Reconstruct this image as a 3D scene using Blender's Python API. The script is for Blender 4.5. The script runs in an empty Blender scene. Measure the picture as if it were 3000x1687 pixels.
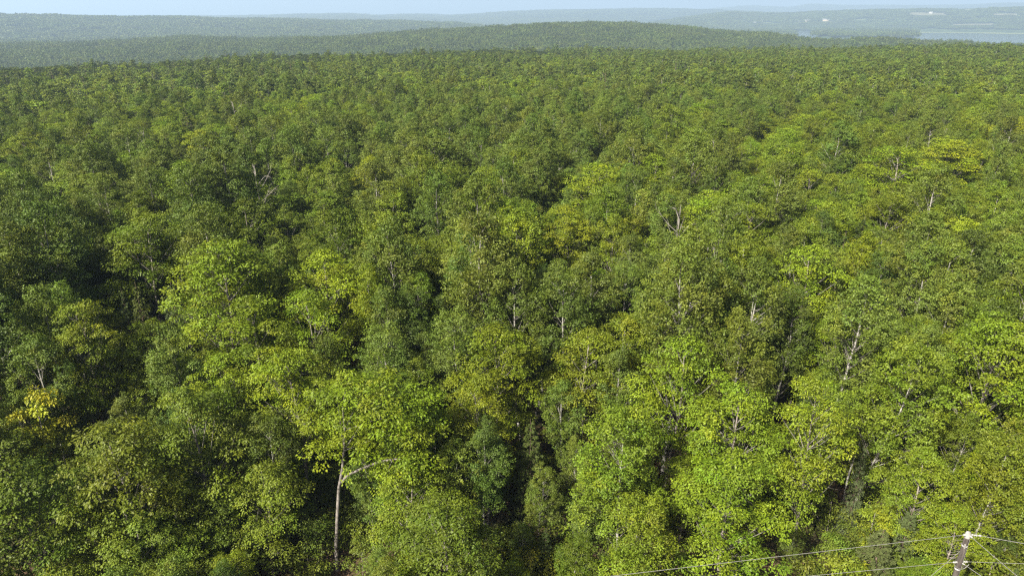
import bpy, math, random
import numpy as np

# ------------------------------------------------------------------ camera, sky, sun, exposure
sc = bpy.context.scene
COL = sc.collection
H = 34.0                       # camera height above the near forest floor (m)
F = 2000.0                     # focal length in photo pixels (3000 wide)
CX, CY, VH = 1500.0, 843.5, 45.0
PITCH = math.atan((CY - VH) / F)
cam_d = bpy.data.cameras.new('camera')
cam_d.sensor_width = 36.0
cam_d.lens = 36.0 * F / 3000.0
cam_d.clip_start = 0.5
cam_d.clip_end = 60000.0
cam = bpy.data.objects.new('camera', cam_d)
COL.objects.link(cam)
cam.location = (0, 0, H)
cam.rotation_euler = (math.pi / 2 - PITCH, 0, 0)
sc.camera = cam

SUN_AZ, SUN_EL = math.radians(180 + 43), math.radians(40)     # clockwise from +Y
w = bpy.data.worlds.new('World')
sc.world = w
w.use_nodes = True
wn = w.node_tree.nodes
bg = wn['Background']
sky = wn.new('ShaderNodeTexSky')
sky.sky_type = 'NISHITA'
sky.sun_disc = False
sky.sun_elevation = SUN_EL
sky.sun_rotation = SUN_AZ
sky.altitude = 100
sky.dust_density = 7.0
sky.air_density = 0.8
sky.ozone_density = 0.6
w.node_tree.links.new(sky.outputs[0], bg.inputs[0])
bg.inputs[1].default_value = 0.055

sd = bpy.data.lights.new('sun', 'SUN')
sd.energy = 5.0
sd.angle = math.radians(0.5)
sd.color = (1.0, 0.93, 0.78)
sun = bpy.data.objects.new('sun', sd)
COL.objects.link(sun)
sv = (math.sin(SUN_AZ) * math.cos(SUN_EL), math.cos(SUN_AZ) * math.cos(SUN_EL), math.sin(SUN_EL))
from mathutils import Vector, Matrix
sun.rotation_euler = Vector(sv).to_track_quat('Z', 'Y').to_euler()
sun.location = (0, 0, 400)

sc.view_settings.view_transform = 'Standard'
sc.view_settings.look = 'None'
sc.view_settings.exposure = 1.42
sc.view_settings.gamma = 1.0
cy = sc.cycles
cy.max_bounces = 5
cy.diffuse_bounces = 3
cy.glossy_bounces = 2
cy.transmission_bounces = 3
cy.transparent_max_bounces = 4
cy.volume_bounces = 0
cy.caustics_reflective = False
cy.caustics_refractive = False
cy.use_denoising = False
cy.filter_width = 1.3

rng = np.random.default_rng(11)
random.seed(11)

# ------------------------------------------------------------------ helpers
CP, SP = math.cos(PITCH), math.sin(PITCH)

def ray(u, v):
    """direction of a photo pixel (3000 x 1687)"""
    cx, cyy = (u - CX) / F, (CY - v) / F
    return np.array([cx, CP + cyy * SP, -SP + cyy * CP])

def project(x, y, z):
    dx, dy, dz = x, y, z - H
    dep = dy * CP - dz * SP
    up = dy * SP + dz * CP
    return CX + F * dx / dep, CY - F * up / dep

def az_tan(u, v):
    d = ray(u, v)
    return math.atan2(d[0], d[1]), d[2] / math.hypot(d[0], d[1])

def on_height(u, v, z):
    d = ray(u, v)
    t = (z - H) / d[2]
    return d[0] * t, d[1] * t

def on_ground(u, v, hgt):
    x, y = on_height(u, v, hgt)
    for _ in range(6):
        x, y = on_height(u, v, hgt + float(terrain(np.array([x]), np.array([y]))[0]))
    return x, y

def props(o, label=None, cat=None, group=None, kind=None):
    if label: o['label'] = label
    if cat: o['category'] = cat
    if group: o['group'] = group
    if kind: o['kind'] = kind
    return o

class MB:
    """collects vertices, polygons, colours and material slots with numpy"""
    def __init__(s):
        s.v, s.f, s.c, s.m, s.n = [], [], [], [], 0
    def add(s, v, f, col=(1, 1, 1), mat=0):
        v = np.asarray(v, float).reshape(-1, 3)
        f = np.asarray(f, np.int64)
        s.v.append(v)
        s.f.append(f + s.n)
        c = np.asarray(col, float)
        if c.ndim == 1:
            c = np.tile(c, (len(v), 1))
        s.c.append(c)
        s.m.append(np.full(len(f), mat))
        s.n += len(v)
    def mesh(s, name, mats, smooth=False):
        me = bpy.data.meshes.new(name)
        V = np.concatenate(s.v)
        me.vertices.add(len(V))
        me.vertices.foreach_set('co', V.astype(np.float32).ravel())
        loops, starts, mi, pos = [], [], [], 0
        for f, m in zip(s.f, s.m):
            k = f.shape[1]
            loops.append(f.ravel())
            starts.append(pos + np.arange(len(f)) * k)
            mi.append(m)
            pos += f.size
        loops = np.concatenate(loops); starts = np.concatenate(starts); mi = np.concatenate(mi)
        me.loops.add(len(loops))
        me.loops.foreach_set('vertex_index', loops.astype(np.int32))
        me.polygons.add(len(starts))
        me.polygons.foreach_set('loop_start', starts.astype(np.int32))
        me.polygons.foreach_set('material_index', mi.astype(np.int32))
        if smooth:
            me.polygons.foreach_set('use_smooth', np.ones(len(starts), bool))
        for m in mats:
            me.materials.append(m)
        ca = me.color_attributes.new('tint', 'FLOAT_COLOR', 'POINT')
        C = np.ones((len(V), 4), np.float32)
        C[:, :3] = np.concatenate(s.c)
        ca.data.foreach_set('color', C.ravel())
        me.update(calc_edges=True)
        return me

def obj(name, me, parent=None):
    o = bpy.data.objects.new(name, me)
    COL.objects.link(o)
    if parent is not None:
        o.parent = parent
    return o

def tube(mb, pts, rad, seg=6, col=(1, 1, 1), mat=0, cap=True):
    pts = np.asarray(pts, float); rad = np.asarray(rad, float)
    n = len(pts)
    tan = np.gradient(pts, axis=0)
    tan /= np.linalg.norm(tan, axis=1)[:, None] + 1e-9
    ref = np.where(np.abs(tan[:, 2:3]) > 0.9, np.array([[1.0, 0, 0]]), np.array([[0, 0, 1.0]]))
    if np.abs(tan[:, 2]).max() > 0.9 and np.abs(tan[:, 2]).min() <= 0.9:
        ref = np.tile(np.array([[0.31, 0.95, 0.02]]), (n, 1))
    a = np.cross(tan, ref); a /= np.linalg.norm(a, axis=1)[:, None] + 1e-9
    b = np.cross(tan, a)
    th = np.arange(seg) / seg * 2 * math.pi
    ring = (a[:, None, :] * np.cos(th)[None, :, None] + b[:, None, :] * np.sin(th)[None, :, None]) * rad[:, None, None]
    v = (pts[:, None, :] + ring).reshape(-1, 3)
    i = np.arange(n - 1)[:, None] * seg
    j = np.arange(seg)[None, :]
    k = (j + 1) % seg
    f = np.stack([i + j, i + k, i + seg + k, i + seg + j], -1).reshape(-1, 4)
    mb.add(v, f, col, mat)
    if cap:
        vv = np.vstack([v[-seg:], pts[-1] + tan[-1] * rad[-1] * 0.3])
        mb.add(vv, np.array([[q, (q + 1) % seg, seg] for q in range(seg)]), col, mat)
        vv = np.vstack([v[:seg], pts[0]])
        mb.add(vv, np.array([[(q + 1) % seg, q, seg] for q in range(seg)]), col, mat)

def box(mb, lo, hi, col=(1, 1, 1), mat=0):
    x0, y0, z0 = lo; x1, y1, z1 = hi
    v = [(x0, y0, z0), (x1, y0, z0), (x1, y1, z0), (x0, y1, z0), (x0, y0, z1), (x1, y0, z1), (x1, y1, z1), (x0, y1, z1)]
    mb.add(v, [(0, 3, 2, 1), (4, 5, 6, 7), (0, 1, 5, 4), (1, 2, 6, 5), (2, 3, 7, 6), (3, 0, 4, 7)], col, mat)

def unit(a):
    return a / (np.linalg.norm(a, axis=-1, keepdims=True) + 1e-9)

# ------------------------------------------------------------------ materials
def nodes(name):
    m = bpy.data.materials.new(name)
    m.use_nodes = True
    nt = m.node_tree
    return m, nt, nt.nodes, nt.links, nt.nodes['Principled BSDF']

def leaf_material(name='leaf', trans=0.24, rough=0.5, spec=0.22):
    m, nt, N, L, p = nodes(name)
    at = N.new('ShaderNodeAttribute'); at.attribute_name = 'tint'
    oi = N.new('ShaderNodeObjectInfo')
    mul = N.new('ShaderNodeMixRGB'); mul.blend_type = 'MULTIPLY'; mul.inputs[0].default_value = 1
    L.new(at.outputs['Color'], mul.inputs[1]); L.new(oi.outputs['Color'], mul.inputs[2])
    hsv = N.new('ShaderNodeHueSaturation')
    mr = N.new('ShaderNodeMapRange'); mr.inputs[3].default_value = 0.487; mr.inputs[4].default_value = 0.511
    mv = N.new('ShaderNodeMapRange'); mv.inputs[3].default_value = 0.78; mv.inputs[4].default_value = 1.2
    wn_ = N.new('ShaderNodeTexWhiteNoise'); wn_.noise_dimensions = '1D'
    L.new(oi.outputs['Random'], mr.inputs[0]); L.new(oi.outputs['Random'], wn_.inputs['W'])
    L.new(wn_.outputs['Value'], mv.inputs[0])
    L.new(mr.outputs[0], hsv.inputs['Hue']); L.new(mv.outputs[0], hsv.inputs['Value'])
    L.new(mul.outputs[0], hsv.inputs['Color'])
    L.new(hsv.outputs[0], p.inputs['Base Color'])
    p.inputs['Roughness'].default_value = rough
    p.inputs['Specular IOR Level'].default_value = spec
    tr = N.new('ShaderNodeBsdfTranslucent')
    tc = N.new('ShaderNodeMixRGB'); tc.blend_type = 'MULTIPLY'; tc.inputs[0].default_value = 1
    tc.inputs[2].default_value = (1.25, 1.2, 0.5, 1)
    L.new(hsv.outputs[0], tc.inputs[1]); L.new(tc.outputs[0], tr.inputs[0])
    mx = N.new('ShaderNodeMixShader'); mx.inputs[0].default_value = trans
    L.new(p.outputs[0], mx.inputs[1]); L.new(tr.outputs[0], mx.inputs[2])
    L.new(mx.outputs[0], N['Material Output'].inputs[0])
    return m

def noise_material(name, c1, c2, scale, rough=0.9, detail=6, bump=0.0, stretch=(1, 1, 1), c3=None, scale3=1.0, lo=.35, hi=.65):
    m, nt, N, L, p = nodes(name)
    tc = N.new('ShaderNodeTexCoord'); mp = N.new('ShaderNodeMapping')
    mp.inputs['Scale'].default_value = stretch
    L.new(tc.outputs['Object'], mp.inputs[0])
    nz = N.new('ShaderNodeTexNoise'); nz.inputs['Scale'].default_value = scale; nz.inputs['Detail'].default_value = detail
    L.new(mp.outputs[0], nz.inputs[0])
    cr = N.new('ShaderNodeValToRGB')
    cr.color_ramp.elements[0].position = lo; cr.color_ramp.elements[0].color = (*c1, 1)
    cr.color_ramp.elements[1].position = hi; cr.color_ramp.elements[1].color = (*c2, 1)
    L.new(nz.outputs[0], cr.inputs[0])
    out = cr.outputs[0]
    if c3:
        n3 = N.new('ShaderNodeTexNoise'); n3.inputs['Scale'].default_value = scale3; n3.inputs['Detail'].default_value = 4
        L.new(mp.outputs[0], n3.inputs[0])
        r3 = N.new('ShaderNodeValToRGB'); r3.color_ramp.elements[0].position = .5; r3.color_ramp.elements[1].position = .62
        L.new(n3.outputs[0], r3.inputs[0])
        mx = N.new('ShaderNodeMixRGB'); mx.inputs[2].default_value = (*c3, 1)
        L.new(r3.outputs[0], mx.inputs[0]); L.new(out, mx.inputs[1]); out = mx.outputs[0]
    L.new(out, p.inputs['Base Color'])
    p.inputs['Roughness'].default_value = rough
    p.inputs['Specular IOR Level'].default_value = 0.2
    if bump:
        b = N.new('ShaderNodeBump'); b.inputs['Strength'].default_value = bump
        L.new(nz.outputs[0], b.inputs['Height']); L.new(b.outputs[0], p.inputs['Normal'])
    return m

LEAF = leaf_material('leaf')
NEEDLE = leaf_material('needle', 0.1, 0.6, 0.2)
BARK_GREY = noise_material('grey_bark', (.10, .085, .075), (.30, .27, .24), 6, bump=.4, stretch=(1, 1, .35))
BARK_PALE = noise_material('pale_bark', (.10, .095, .085), (.31, .30, .28), 3.2, bump=.2, stretch=(1, 1, 1.8), lo=.3, hi=.5)
LIMB_BARK = noise_material('limb_bark', (.08, .075, .065), (.19, .18, .16), 5, bump=.2)
BARK_BROWN = noise_material('brown_bark', (.07, .05, .04), (.2, .15, .12), 7, bump=.4, stretch=(1, 1, .3))
BARK_GREYISH = noise_material('smooth_grey_bark', (.05, .045, .04), (.22, .20, .185), 5, bump=.5, stretch=(1, 1, .8))
DEADWOOD = noise_material('dead_wood', (.12, .11, .10), (.26, .24, .22), 5, bump=.3, stretch=(1, 1, .3))
LITTER = noise_material('leaf_litter', (.035, .026, .016), (.12, .078, .048), 3.5, bump=.6, c3=(.035, .05, .015), scale3=.12, detail=8)
FOREST_FLOOR = noise_material('hill_cover', (.022, .04, .012), (.06, .085, .022), .012, c3=(.03, .05, .02), scale3=.003)

# ------------------------------------------------------------------ terrain: heights along each bearing, from what stands on each skyline
def sky_line(pts, r, canopy):
    a = [az_tan(u, v) for u, v in pts]
    return np.array([q[0] for q in a]), np.array([H + r * q[1] - canopy for q in a])

EDGE_R = lambda az: np.interp(az, [-.72, -.3, 0, .35, .72], [430, 540, 640, 720, 760])
edge_pts = [(-400, 226), (0, 211), (233, 200), (466, 188), (700, 174), (1000, 167), (1280, 160), (1500, 157), (1800, 152), (2100, 148), (2400, 147), (2700, 145), (3000, 143), (3400, 142)]
edge_a = np.array([az_tan(*p)[0] for p in edge_pts])
edge_t = np.array([az_tan(*p)[1] for p in edge_pts])
mid_pts = [(-400, 124), (0, 122), (233, 116), (437, 108), (582, 105), (757, 110), (931, 105), (1106, 93), (1280, 79), (1478, 69), (1558, 62), (1680, 57), (1791, 56), (1931, 65), (2082, 79), (2257, 88), (2373, 113), (2490, 115), (2664, 114), (2800, 120), (2897, 128), (3000, 130), (3400, 116)]
mid_a, mid_z = sky_line(mid_pts, 1700, 20)
sec_pts = [(-400, 37), (0, 38), (300, 40), (580, 46), (760, 50), (900, 52), (1060, 52), (1200, 57), (1340, 62), (1500, 76), (1800, 76), (2024, 47), (2082, 37), (2140, 30), (2250, 35), (2373, 31), (2548, 25), (2723, 23), (2897, 20), (3000, 17), (3400, 14)]
sec_az = np.array([az_tan(*p)[0] for p in sec_pts]); sec_t = np.array([az_tan(*p)[1] for p in sec_pts])
third_pts = [(-400, 60), (400, 58), (600, 46), (670, 44), (931, 38), (1018, 36), (1106, 42), (1222, 38), (1310, 42), (1397, 38), (1500, 30), (1675, 25), (1931, 22), (2082, 25), (2300, 34), (3400, 34)]
thr_a, thr_z = sky_line(third_pts, 8500, 26)
four_pts = [(-400, 44), (1900, 42), (2020, 32), (2111, 22), (2199, 15), (2315, 19), (2373, 10), (2490, 13), (2723, 13), (2868, 10), (2955, 6), (3400, 8)]
fou_a, fou_z = sky_line(four_pts, 12000, 26)
LAKE_Z = -60.0

def wav(x, y, s, k=0.0):
    return np.sin(x / s + 1.3 * np.sin(y / s * .7 + k) + k) * np.cos(y / s * 1.1 - .6 * np.sin(x / s * .8) + k * 2)

def terrain(x, y):
    x = np.asarray(x, float); y = np.asarray(y, float)
    r = np.hypot(x, y); az = np.clip(np.arctan2(x, y), -.85, .85)
    re = EDGE_R(az)
    ze = H + re * np.interp(az, edge_a, edge_t) - 15
    zm = np.interp(az, mid_a, mid_z)
    rs = np.interp(az, [-.8, -.1, .12, .25, .8], [3800, 3800, 4600, 6000, 6200])
    zs = H + rs * np.interp(az, sec_az, sec_t) - 24
    basin = np.interp(az, [.22, .36, .4, .8], [-50, -56, -72, -74])     # the lake hollow
    shore = np.interp(az, [-.8, .1, .3, .8], [2700, 2900, 4750, 4800])
    zt = np.interp(az, thr_a, thr_z); zf = np.interp(az, fou_a, fou_z)
    knots_r = [np.zeros_like(r), np.full_like(r, 60), re, re + 300, np.full_like(r, 1060), np.full_like(r, 1700), np.full_like(r, 2450), shore, rs, rs + 900, np.full_like(r, 8500), np.full_like(r, 10000), np.full_like(r, 12000), np.full_like(r, 16000)]
    knots_z = [np.zeros_like(r), np.zeros_like(r), ze, ze - 34, np.minimum(ze - 36, -52), zm, basin, basin, zs, np.minimum(zs, 0) - 40, zt, zt * .4, zf, zf - 120]
    z = np.zeros_like(r)
    for i in range(len(knots_r) - 1):
        a, b = knots_r[i], knots_r[i + 1]
        t = np.clip((r - a) / np.maximum(b - a, 1), 0, 1)
        s = t if i in (1, 5, 8) and i == 1 else t * t * (3 - 2 * t)
        z = np.where((r >= a) & (r <= b), knots_z[i] + (knots_z[i + 1] - knots_z[i]) * s, z)
    z = np.where(r > 16000, zf - 120, z)
    amp = np.clip((r - 120) / 600, 0, 1)
    z = z + amp * (1.6 * wav(x, y, 61, .4) + .8 * wav(x, y, 23, 1.1))
    amp2 = np.clip((r - 1050) / 400, 0, 1) * np.where((r > 2350) & (az > .3) & (r < 4900), 0, 1)
    z = z + amp2 * (4.5 * wav(x, y, 190, 2.1) + 2.5 * wav(x, y, 90, .2))
    # wooded spit in the lake
    u0, u1 = az_tan(2388, 90)[0], az_tan(2688, 90)[0]
    e = np.clip(np.minimum((az - u0) / .006, (u1 - az) / .006), 0, 1) * np.clip((r - 3350) / 120, 0, 1) * np.clip((5000 - r) / 200, 0, 1)
    z = z + np.where(z < -50, e * 20, 0)
    return z

def polar_sheet(name, radii, az0, az1, n, mat):
    az = np.linspace(az0, az1, n)
    R, A = np.meshgrid(radii, az, indexing='ij')
    X, Y = R * np.sin(A), R * np.cos(A)
    Z = terrain(X.ravel(), Y.ravel()).reshape(X.shape)
    v = np.stack([X, Y, Z], -1).reshape(-1, 3)
    i, j = np.meshgrid(np.arange(len(radii) - 1), np.arange(n - 1), indexing='ij')
    a = i * n + j
    f = np.stack([a, a + n, a + n + 1, a + 1], -1).reshape(-1, 4)[:, ::-1]
    mb = MB(); mb.add(v, f)
    o = obj(name, mb.mesh(name, [mat], True))
    return props(o, kind='structure')

ground = polar_sheet('ground', np.concatenate([[0.01], np.linspace(5, 120, 30), np.geomspace(124, 1250, 110)]), -math.pi, math.pi, 361, LITTER)
hills = polar_sheet('hills', np.concatenate([np.linspace(1250, 2500, 70), np.linspace(2530, 6300, 110), np.geomspace(6380, 17000, 60)]), -.84, .84, 420, FOREST_FLOOR)

# the lake and the reed marsh on its far shore
m, nt, N, L, p = nodes('water')
p.inputs['Base Color'].default_value = (.06, .085, .10, 1); p.inputs['Roughness'].default_value = .12
nz = N.new('ShaderNodeTexNoise'); nz.inputs['Scale'].default_value = .05; bp = N.new('ShaderNodeBump'); bp.inputs['Strength'].default_value = .04
tc = N.new('ShaderNodeTexCoord'); L.new(tc.outputs['Object'], nz.inputs[0]); L.new(nz.outputs[0], bp.inputs['Height']); L.new(bp.outputs[0], p.inputs['Normal'])
WATER = m
def sector(name, a0, a1, r0, r1, z, mat, n=40, wob=0.0, follow=None):
    az = np.linspace(a0, a1, n)
    rr = np.linspace(0, 1, 6)
    v = []
    for k, q in enumerate(rr):
        e0 = r0 + wob * np.sin(az * 60) + wob * .5 * np.sin(az * 143 + 1)
        e1 = r1 + wob * np.sin(az * 47 + 2) + wob * .5 * np.sin(az * 111)
        R = e0 + (e1 - e0) * q
        X, Y = R * np.sin(az), R * np.cos(az)
        Z = np.full_like(X, z) if follow is None else terrain(X, Y) + follow
        v.append(np.stack([X, Y, Z], -1))
    v = np.concatenate(v)
    i, j = np.meshgrid(np.arange(5), np.arange(n - 1), indexing='ij'); a = i * n + j
    f = np.stack([a + 1, a + n + 1, a + n, a], -1).reshape(-1, 4)
    mb = MB(); mb.add(v, f)
    return props(obj(name, mb.mesh(name, [mat])), kind='structure')
sector('lake', .30, .82, 2380, 5100, LAKE_Z, WATER)
PALE_GRASS = noise_material('pale_grass', (.10, .13, .05), (.15, .17, .07), .01)
HAY = noise_material('mown_hay', (.10, .10, .06), (.14, .14, .085), .02)
sector('marsh', az_tan(2692, 84)[0], .80, 4700, 5420, LAKE_Z + .6, PALE_GRASS, wob=60)
FIELDS = [((2660, 2770), (5690, 5790), HAY), ((2795, 2915), (5330, 5380), HAY), ((2225, 2262), (5290, 5330), PALE_GRASS), ((1995, 2045), (5600, 5700), PALE_GRASS), ((2500, 2545), (5480, 5530), PALE_GRASS), ((2905, 2975), (5660, 5720), HAY), ((2330, 2372), (5350, 5385), HAY), ((2408, 2440), (5390, 5425), HAY)]
field_zone = []
for (u0, u1), (r0, r1), mt in FIELDS:
    a0, a1 = az_tan(u0, 60)[0], az_tan(u1, 60)[0]
    sector('hay_field', a0, a1, r0, r1, 0, mt, 30, 12, follow=3.0)
    field_zone.append((a0 - .002, a1 + .002, r0 - 90, r1 + 15))

# ------------------------------------------------------------------ tree prototypes
COLS = {   # leaf albedo of each kind
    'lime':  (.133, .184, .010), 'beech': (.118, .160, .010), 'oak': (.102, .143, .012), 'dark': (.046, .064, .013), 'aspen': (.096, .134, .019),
    'birch': (.112, .155, .012), 'yellow': (.20, .225, .016), 'spruce': (.058, .080, .028), 'hemlock': (.050, .075, .016), 'pine': (.085, .12, .03), 'dead': (.3, .3, .3), 'brush': (.100, .135, .014)}

def leaf_batch(mb, P, D, Nn, ln, wd, col):
    """diamond leaves: base point P, direction D, normal Nn, folded a little along the midrib"""
    D = unit(D); S = unit(np.cross(D, Nn)); U = np.cross(S, D)
    n = len(P)
    ln = ln[:, None]; wd = wd[:, None]
    a = P
    b = P + D * ln * .45 + S * wd * .5 + U * wd * .12
    c = P + D * ln - U * ln * .10
    d = P + D * ln * .45 - S * wd * .5 + U * wd * .12
    v = np.stack([a, b, c, d], 1).reshape(-1, 3)
    i = np.arange(n)[:, None] * 4
    f = np.concatenate([i + np.array([[0, 1, 2]]), i + np.array([[0, 2, 3]])], 1).reshape(-1, 3)
    mb.add(v, f, np.repeat(col, 4, 0))

def crown_radius(t, shape):
    if shape == 'round': return np.sqrt(np.clip(1 - ((t - .42) / .60) ** 2, .02, 1))
    if shape == 'tall':  return np.sqrt(np.clip(1 - ((t - .40) / .63) ** 2, .02, 1)) * (.8 + .2 * np.cos(t * 9))
    if shape == 'cone':  return np.clip(1.08 - t, .05, 1) ** .75
    if shape == 'vase':  return np.clip(.35 + 1.1 * t, 0, 1) * np.sqrt(np.clip(1 - ((t - .55) / .48) ** 8, .02, 1))
    return np.ones_like(t)

def deciduous(kind, seed, ht, R, base, n_cl, n_leaf, ln, shape='round', flat=.38, rc=(.30, .42), bark=BARK_GREY, droop=.4, trunk_r=.14, lean=0.0, globe=False, limbs=True):
    """returns (trunk mesh, crown mesh); base of trunk at the origin"""
    g = np.random.default_rng(seed)
    zb = ht * base
    hc = ht - zb
    # clump centres, thrown with a minimum spacing
    C, rad = [], []
    tries = 0
    while len(C) < n_cl and tries < 6000:
        tries += 1
        t = g.random() ** .8 if shape != 'vase' else g.random() ** .6
        q = R * float(crown_radius(np.array([t]), shape)[0])
        inner = g.random() < .22
        rr = q * (g.random() * .6 if inner else .62 + .38 * g.random())
        a = g.random() * 2 * math.pi
        c = np.array([rr * math.cos(a), rr * math.sin(a), zb + t * hc])
        r = R * (rc[0] + (rc[1] - rc[0]) * g.random())
        if all(np.linalg.norm((c - o) * (1, 1, 1.5)) > 1.0 * min(r, r2) for o, r2 in zip(C, rad)) or tries > 5600:
            C.append(c); rad.append(r)
    C.append(np.array([g.normal() * .1 * R, g.normal() * .1 * R, ht - .2])); rad.append(R * .3)
    C = np.array(C); rad = np.array(rad)
    # trunk and limbs
    tm = MB()
    nt_ = 9
    tz = np.linspace(-.15, ht * .93, nt_)
    ph = g.random(2) * 6
    off = np.stack([np.sin(tz * .45 + ph[0]) - math.sin(ph[0]), np.cos(tz * .38 + ph[1]) - math.cos(ph[1])], 1) * (.12 + .02 * ht * .3)
    off[:, 0] += lean * tz
    sway = lambda z: np.array([np.interp(z, tz, off[:, 0]), np.interp(z, tz, off[:, 1])])
    tube(tm, np.column_stack([off, tz]), np.interp(tz, [0, .5, ht * .5, ht], [trunk_r * 1.25, trunk_r, trunk_r * .7, .02]), 8)
    C[:, :2] += np.array([sway(z) for z in C[:, 2]])
    if limbs:
        for c, r in zip(C[:-1], rad):
            hd = math.hypot(*(c[:2] - sway(c[2])))
            z0 = max(zb * .75, c[2] - .35 - hd * (.9 + .3 * g.random()))
            s = np.array([*sway(z0), z0])
            mid = s + (c - s) * .5 + np.array([0, 0, -.12 * hd]) + g.normal(size=3) * .1
            tt = np.linspace(0, 1, 5)[:, None]
            pts = (1 - tt) ** 2 * s + 2 * tt * (1 - tt) * mid + tt ** 2 * (c - np.array([0, 0, r * .15]))
            r0 = trunk_r * (.20 + .16 * g.random())
            tube(tm, pts, np.linspace(r0, r0 * .25, 5), 5, cap=False, mat=1 if g.random() < .92 else 0)
            for k in range(2):      # twigs
                q = pts[3] if k else pts[2]
                e = q + unit(g.normal(size=3) + np.array([0, 0, .5])) * r * (.6 + .4 * g.random())
                tube(tm, [q, (q + e) / 2 + g.normal(size=3) * .05, e], [r0 * .3, r0 * .2, r0 * .1], 4, cap=False, mat=1)
    # leaves, in sprays
    lm = MB()
    wts = rad ** 2; wts /= wts.sum()
    base_c = np.array(COLS[kind])
    per = 22
    n_sp = max(1, n_leaf // per)
    ci = g.choice(len(C), n_sp, p=wts)
    rr = np.sqrt(g.random(n_sp)); aa = g.random(n_sp) * 2 * math.pi
    r = rad[ci]
    if globe:
        dv = unit(g.normal(size=(n_sp, 3)) + np.array([0, 0, .35]))
        S = C[ci] + dv * (r * (.72 + .28 * g.random(n_sp)))[:, None] * np.array([1, 1, 1.1])
        outw = dv
    else:
        outw = np.stack([np.cos(aa), np.sin(aa), np.zeros(n_sp)], 1)
        S = C[ci] + outw * (rr * r)[:, None]
        S[:, 2] += r * flat * (1 - rr ** 2) + g.normal(size=n_sp) * r * .10 - r * .25 * rr
    rs = (.30 + .16 * g.random(n_sp)) * (.62 if globe else .9) * (1 if ln < .25 else ln / .2)
    clump_tone = (.86 + .28 * g.random(len(C)))[ci]
    sp_tone = clump_tone * (.82 + .36 * g.random(n_sp))
    yel = (g.random(n_sp) < .10)
    idx = np.repeat(np.arange(n_sp), per)
    n = len(idx)
    a2 = g.random(n) * 2 * math.pi; r2 = np.sqrt(g.random(n)) * rs[idx]
    o2 = np.stack([np.cos(a2), np.sin(a2), np.zeros(n)], 1)
    P = S[idx] + o2 * r2[:, None]
    P[:, 2] += g.normal(size=n) * .07 - .25 * r2
    if globe:
        P += g.normal(size=(n, 3)) * .06
        D = unit(g.normal(size=(n, 3)) + np.array([0, 0, -.4]))
        Nn = unit(outw[idx] * 1.1 + g.normal(size=(n, 3)) * .38 + np.array([0, 0, .45]))
    else:
        D = outw[idx] * .5 + o2 * .9 + g.normal(size=(n, 3)) * .35 + np.array([0, 0, -droop])
        Nn = np.array([0, 0, 1.0]) + outw[idx] * .35 + g.normal(size=(n, 3)) * .38
    L_ = ln * (.75 + .5 * g.random(n)); W_ = L_ * (.48 + .2 * g.random(n))
    tone = sp_tone[idx] * (.85 + .3 * g.random(n))
    col = base_c[None, :] * tone[:, None]
    hue_c = (.88 + .2 * g.random(len(C)))[ci][idx]
    col[:, 0] *= hue_c; col[:, 2] *= .8 + .5 * g.random(len(C))[ci][idx]
    col[:, 0] *= np.where(yel[idx], 1.22, 1.0); col[:, 1] *= np.where(yel[idx], 1.12, 1.0)
    leaf_batch(lm, P, D, Nn, L_, W_, col)
    return tm.mesh('trunk', [bark, LIMB_BARK]), lm.mesh('crown', [LEAF])

def conifer(kind, seed, ht, R, base, n_br, ln, bark=BARK_BROWN, droop=.25, per=130, gap=0.0):
    g = np.random.default_rng(seed)
    tm, lm = MB(), MB()
    tz = np.linspace(-.15, ht, 8)
    tube(tm, np.column_stack([np.sin(tz * .3 + seed) * .06, np.cos(tz * .27) * .06, tz]), np.linspace(ht * .013, .012, 8), 7)
    base_c = np.array(COLS[kind])
    for b in range(n_br):
        t = (b + g.random() * .6) / n_br
        z = ht * base + (ht * .97 - ht * base) * t
        ln_b = R * (1 - t) ** (.8 if gap == 0 else .45) * (.75 + .4 * g.random()) + .12
        a = b * 2.399 + g.normal() * .25
        d = np.array([math.cos(a), math.sin(a), 0])
        s = np.array([0, 0, z]); up = .25 if t > .6 else -.05
        tt = np.linspace(0, 1, 4)[:, None]
        pts = s + d * ln_b * tt + np.array([0, 0, 1]) * (up * ln_b * tt - droop * ln_b * tt ** 2)
        tube(tm, pts, np.linspace(.012 + .01 * ln_b, .004, 4), 4, cap=False)
        n = int(per * (.25 + ln_b / R))
        q = .15 + .85 * np.sqrt(g.random(n))
        side = np.array([-d[1], d[0], 0])
        wdt = ln_b * .32 * np.sin(np.clip(q, 0, 1) * math.pi * .9 + .15)
        sd_ = g.uniform(-1, 1, n)
        P = s + d * (ln_b * q)[:, None] + side * (sd_ * wdt)[:, None]
        P[:, 2] += up * ln_b * q - droop * ln_b * q ** 2 - .2 * np.abs(sd_) * wdt + g.normal(size=n) * .05
        D = d * .8 + side * (np.sign(sd_) * .8)[:, None] + g.normal(size=(n, 3)) * .3 + np.array([0, 0, -.2])
        Nn = np.array([0, 0, 1.0]) + g.normal(size=(n, 3)) * .4
        L_ = ln * (.7 + .6 * g.random(n))
        tone = (.8 + .4 * g.random()) * (.8 + .4 * g.random(n))
        leaf_batch(lm, P, D, Nn, L_, L_ * .42, base_c[None, :] * tone[:, None])
    return tm.mesh('trunk', [bark]), lm.mesh('crown', [NEEDLE])

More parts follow.
